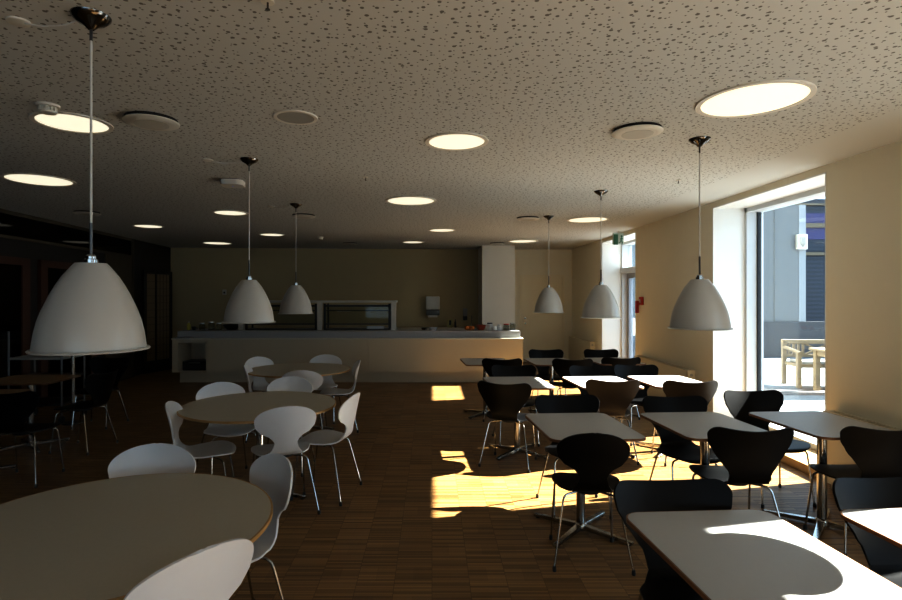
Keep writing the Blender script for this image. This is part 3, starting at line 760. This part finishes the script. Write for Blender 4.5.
for x, y, z, l in [(.66, 10.32, 0, 'orange fruit on the counter left of the red bowl, leftmost'), (.77, 10.36, 0, 'orange fruit on the counter just left of the red bowl'), (.715, 10.40, 0, 'orange fruit behind the other two on the counter')]:
    o = tag(MB().lathe([(0, 0), (.02, .003), (.038, .016), (.045, .042), (.038, .066), (.018, .080), (0, .082)], 20).build('orange', M['orange'], loc=(x, y, LZ + z)), l, 'fruit', 'oranges on the counter')
    MB().lathe([(0, .081), (.005, .081), (.004, .086), (0, .087)], 8).build('stalk', M['dark'], o)
jar(1.10, 10.38, 'white jar with black lid right of the red bowl', M['blackmetal'], M['porcelain'], .06, .12)
jar(1.18, 10.30, 'short white jar in front of the black-lidded one', None, M['porcelain'], .04, .08)
jar(1.28, 10.34, 'white jar with metal lid near the right end of the counter', M['steel'], M['porcelain'], .045, .09)
jar(1.41, 10.36, 'glass jar with red lid at the right end of the counter', M['red'], r=.06, h=.10)
jar(1.53, 10.36, 'last glass jar with grey lid at the right end of the counter', M['grille'], r=.055, h=.12)
tag(MB().prism(rrect(.30, .16, .02), 0, .012).build('serving_plate', M['steel'], loc=(-4.55, 10.02, .825)), 'flat metal tray on the lower step at the left end of the counter', 'tray')

# back counter with sink fittings
bc = empty('back_counter', (.25, 12.50, 0), ang); tag(bc, 'low back counter along the kitchen wall, mostly hidden by the front counter', 'counter')
MB().box(-2.5, .84, .03, .50, .10, .83).build('cabinet', M['counter'], bc, smooth=False)
MB().box(-2.45, .80, .07, .48, 0, .10).build('plinth', M['dark'], bc, smooth=False)
MB().box(-2.5, .86, 0, .52, .83, .86, .003).build('worktop', M['ctop'], bc, smooth=False)
t = empty('kitchen_tap', (.93, 12.85, .86)); tag(t, 'chrome kitchen tap on the back counter beside the pillar', 'tap')
MB().lathe([(0, 0), (.028, 0), (.024, .04), (.014, .05), (0, .05)], 20).build('base', M['chrome'], t)
MB().tube(bend([((0, 0, .05), 0), ((0, 0, .26), .05), ((0, -.15, .28), .03), ((0, -.16, .22), 0)]), .010).build('spout', M['chrome'], t)
MB().tube([(.02, 0, .045), (.08, -.02, .07)], .006).build('lever', M['chrome'], t)
t = empty('soap_box', (.42, 12.8, .86)); tag(t, 'yellowish box with dark mark on the back counter', 'box')
MB().box(-.06, .06, -.04, .04, 0, .19, .006).build('body', mat('dull_yellow_card', (.36, .31, .12), .6, noise=.05), t, smooth=False)
MB().box(-.02, .03, -.0425, -.0405, .06, .17).build('dark_mark', M['dark'], t, smooth=False)
bottle(.55, 12.8, .86, .19, .024, M['blackmetal'], 'thin dark bottle beside the yellowish box on the back counter', M['dark'])
# towel and soap dispensers, thermostat on the back wall
yb0 = yback(0)
t = empty('towel_dispenser', (.02, yb0 - .004, 1.34)); tag(t, 'white paper towel dispenser with dark see-through bottom on the kitchen wall', 'dispenser')
mb = MB(); mb.box(-.165, .165, -.20, 0, -.06, .25, .02); mb.build('cover', M['plast'], t)
MB().box(-.16, .16, -.19, 0, -.20, -.062, .012).build('window_cover', mat('smoky_plastic', (.10, .10, .09), .3, noise=.05), t)
MB().box(-.11, .11, -.20, -.03, -.245, -.20, .008).build('outlet', M['plast'], t)
t = empty('soap_dispenser', (.80, yback(.8) - .004, 1.14)); tag(t, 'small dark soap dispenser on the kitchen wall beside the pillar', 'dispenser')
MB().box(-.05, .05, -.10, 0, -.02, .16, .012).build('body', M['grille'], t)
MB().box(-.048, .048, -.11, 0, -.12, -.022, .012).build('pump', M['blackmetal'], t)
t = empty('thermostat', (-4.87, yback(-4.87) - .004, 1.69)); tag(t, 'small square switch plate on the back wall at the left', 'switch')
MB().box(-.045, .045, -.02, 0, -.06, .06, .004).build('plate', M['plast'], t, smooth=False)
MB().box(-.02, .02, -.025, -.0205, -.03, .01).build('rocker', M['dark'], t, smooth=False)

# tray trolley in the dark on the left
t = empty('tray_trolley', (-4.97, 7.05, 0), .05); tag(t, 'tall metal tray trolley in the dark behind the nearest left pendant', 'trolley')
for x in (-.32, .32):
    for y in (-.24, .24):
        p = MB().tube([(x, y, .09), (x, y, 1.16)], .013, 10).build('post', M['darksteel'], t)
        MB().lathe([(0, -.016), (.045, -.016), (.05, -.008), (.05, .008), (.045, .016), (0, .016)], 20).xf(Matrix.Translation((x, y, .05)) @ Matrix.Rotation(PI / 2, 4, 'Y')).build('caster', M['rubber'], p)
for z in (.22, .55, .80): MB().box(-.32, .32, -.24, .24, z, z + .03, .004).build('shelf', M['grille'] if z > .7 else M['blackmetal'], t, smooth=False)
t = empty('steel_post', (-4.52, 6.86, 0)); tag(t, 'bright steel post in the dark below the nearest left pendant', 'post')
MB().tube([(0, 0, .015), (0, 0, 1.0)], .022, 16).build('tube', M['chrome'], t)
MB().lathe([(0, 0), (.12, 0), (.12, .012), (0, .015)], 32).build('base', M['blackmetal'], t)

# ------------------------------------------------------------------ outside
struct(MB().box(3.98, 40, -30, 45, -.10, -.02).build('terrace', M['pave'], smooth=False))
struct(MB().box(5.0, 14, 8.9, 9.5, -.02, -.012).box(5.0, 14, 8.2, 8.4, -.02, -.012).build('terrace_shadow_band', M['shadowpave'], smooth=False))  # shadow bands on the paving, painted as thin darker strips
nb = empty('pale_building', (9, 14.5, 0)); tag(nb, 'pale blue-grey building wall outside the tall window', 'building')
mb = MB()
for x in (-2.4, -1.6, -.8, 0, .05, .09): pass
mb.box(-2.6, .76, 0, 4, .9, 4.02)
mb.build('wall', M['facade'], nb, smooth=False)
MB().box(.76, .94, -.01, .4, .9, 4.02).build('corner_panel', M['cornerpanel'], nb, smooth=False)
mb = MB()
for k in range(7): mb.box(-2.6 + k * .45, -2.585 + k * .45, -.02, 0, .9, 4.02)
mb.build('cladding_rib', M['facade'], nb, smooth=False)
MB().box(-2.6, 4.2, -.06, .02, -.02, .92).build('plinth', M['plinth'], nb, smooth=False)
MB().box(-1.35, -.35, -.05, -.0, 1.05, 1.75).build('hatch', M['facade'], nb, smooth=False)
db = empty('slatted_building', (11, 18.8, 0)); tag(db, 'dark blue slatted building outside, at the right side of the tall window', 'building')
MB().box(-1.2, 8, 0, 4, 0, 4.95).build('wall', M['slat'], db, smooth=False)
MB().box(-1.2, 8, -.12, 0, 4.72, 4.78).box(-1.2, 8, -.12, 0, 3.95, 4.1).box(-1.2, 8, -.12, 0, 3.0, 3.1).build('ledge', M['tealwood'], db, smooth=False)
MB().box(-1.0, 8, -.03, -.0, 3.55, 4.45).box(.15, .9, -.03, 0, 1.9, 2.7).build('window', M['purple'], db, smooth=False)  # violet reflection in the panes is put into their colour
t = empty('outdoor_wall_lamp', (9.78, 14.42, 3.03)); tag(t, 'square wall lamp on the building outside the tall window', 'lamp')
MB().box(-.13, .13, -.05, .05, -.2, .2, .01).build('housing', M['alu'], t, smooth=False)
MB().lathe([(0, -.14), (.08, -.05), (.10, .12), (0, .12)], 20, (0, -.05, 0), sy=.6).build('lamp_shade', M['grille'], t)
# bench (height, slats, cross back) and table outside
bn = empty('garden_bench', (7.22, 9.75, -.02), -.12); tag(bn, 'pale wooden garden bench with a cross back, outside the tall window', 'bench')
W2 = .75
for sx in (-1, 1):
    x = sx * W2
    MB().box(x - .035, x + .035, .20, .27, 0, .78, .006).build('leg', M['tealwood'], bn, smooth=False)
    MB().box(x - .035, x + .035, -.30, -.23, 0, .62, .006).build('leg', M['tealwood'], bn, smooth=False)
    MB().tube([(x, .23, .68), (x, 0, .66), (x, -.20, .635), (x, -.33, .62)], .032, 8).build('armrest', M['tealwood'], bn)
MB().box(-W2, W2, -.28, .22, .36, .42, .006).build('seat', M['tealwood'], bn, smooth=False)
MB().box(-W2 - .04, W2 + .04, .20, .27, .74, .82, .01).build('top_rail', M['tealwood'], bn, smooth=False)
MB().box(-W2, W2, .21, .26, .50, .55).build('lower_rail', M['tealwood'], bn, smooth=False)
for x in (-.66, -.58, -.50, -.42, .42, .50, .58, .66): MB().box(x - .018, x + .018, .22, .25, .55, .75).build('slat', M['tealwood'], bn, smooth=False)
for c in (-.19, .19):
    for s in (-1, 1): MB().tube([(c - .19, .235, .645 - s * .095), (c + .19, .235, .645 + s * .095)], .018, 6).build('cross_bar', M['tealwood'], bn)
tag(MB().box(-.68, .68, -.27, .19, .0, .055, .02).build('seat_cushion', M['cushion'], loc=(7.22, 9.75, .400), rz=-.12), 'pale cushion lying on the garden bench outside', 'cushion')
ot = empty('garden_table', (7.10, 9.02, -.02), -.06); tag(ot, 'pale wooden garden table outside, in front of the bench', 'table')
MB().box(-.62, .62, -.36, .36, .69, .73, .006).build('tabletop', M['tealwood'], ot, smooth=False)
MB().box(-.55, .55, -.30, -.27, .60, .69).box(-.55, .55, .27, .30, .60, .69).box(-.55, -.52, -.27, .27, .60, .69).box(.52, .55, -.27, .27, .60, .69).build('apron', M['tealwood'], ot, smooth=False)
for x in (-.53, .53):
    for y in (-.28, .28): MB().box(x - .04, x + .04, y - .04, y + .04, 0, .69, .004).build('leg', M['tealwood'], ot, smooth=False)

# ------------------------------------------------------------------ light
w = bpy.data.worlds.new('World'); sc.world = w; w.use_nodes = True
nt = w.node_tree; bg = nt.nodes['Background']
SUND = Vector((1.0, .23, .658)).normalized()
bg.inputs[0].default_value = (0.58, 0.79, 1.0, 1); bg.inputs[1].default_value = 4.2
sd = bpy.data.lights.new('sun', 'SUN'); sd.energy = 80.0; sd.angle = math.radians(.53); sd.color = (1.0, .98, .92)
so = bpy.data.objects.new('sun', sd); COL.objects.link(so)
so.rotation_euler = (-SUND).to_track_quat('-Z', 'Y').to_euler(); so.location = (12, 5, 8)

# ------------------------------------------------------------------ camera
cd = bpy.data.cameras.new('camera'); co = bpy.data.objects.new('camera', cd); COL.objects.link(co)
co.location = (0, 0, 1.6); co.rotation_euler = (PI / 2, 0, 0)
cd.sensor_width = 36.0; cd.lens = 36.0 * 545 / 902
cd.shift_x = 19 / 902; cd.shift_y = -4 / 902
cd.clip_start = .05; cd.clip_end = 300
sc.camera = co
sc.view_settings.view_transform = 'Standard'
try: sc.view_settings.look = 'None'
except Exception: pass
sc.view_settings.exposure = -0.14; sc.view_settings.gamma = 0.72
sc.cycles.use_denoising = True
sc.cycles.max_bounces = 10; sc.cycles.diffuse_bounces = 7; sc.cycles.transparent_max_bounces = 16
sc.cycles.sample_clamp_indirect = 6.0
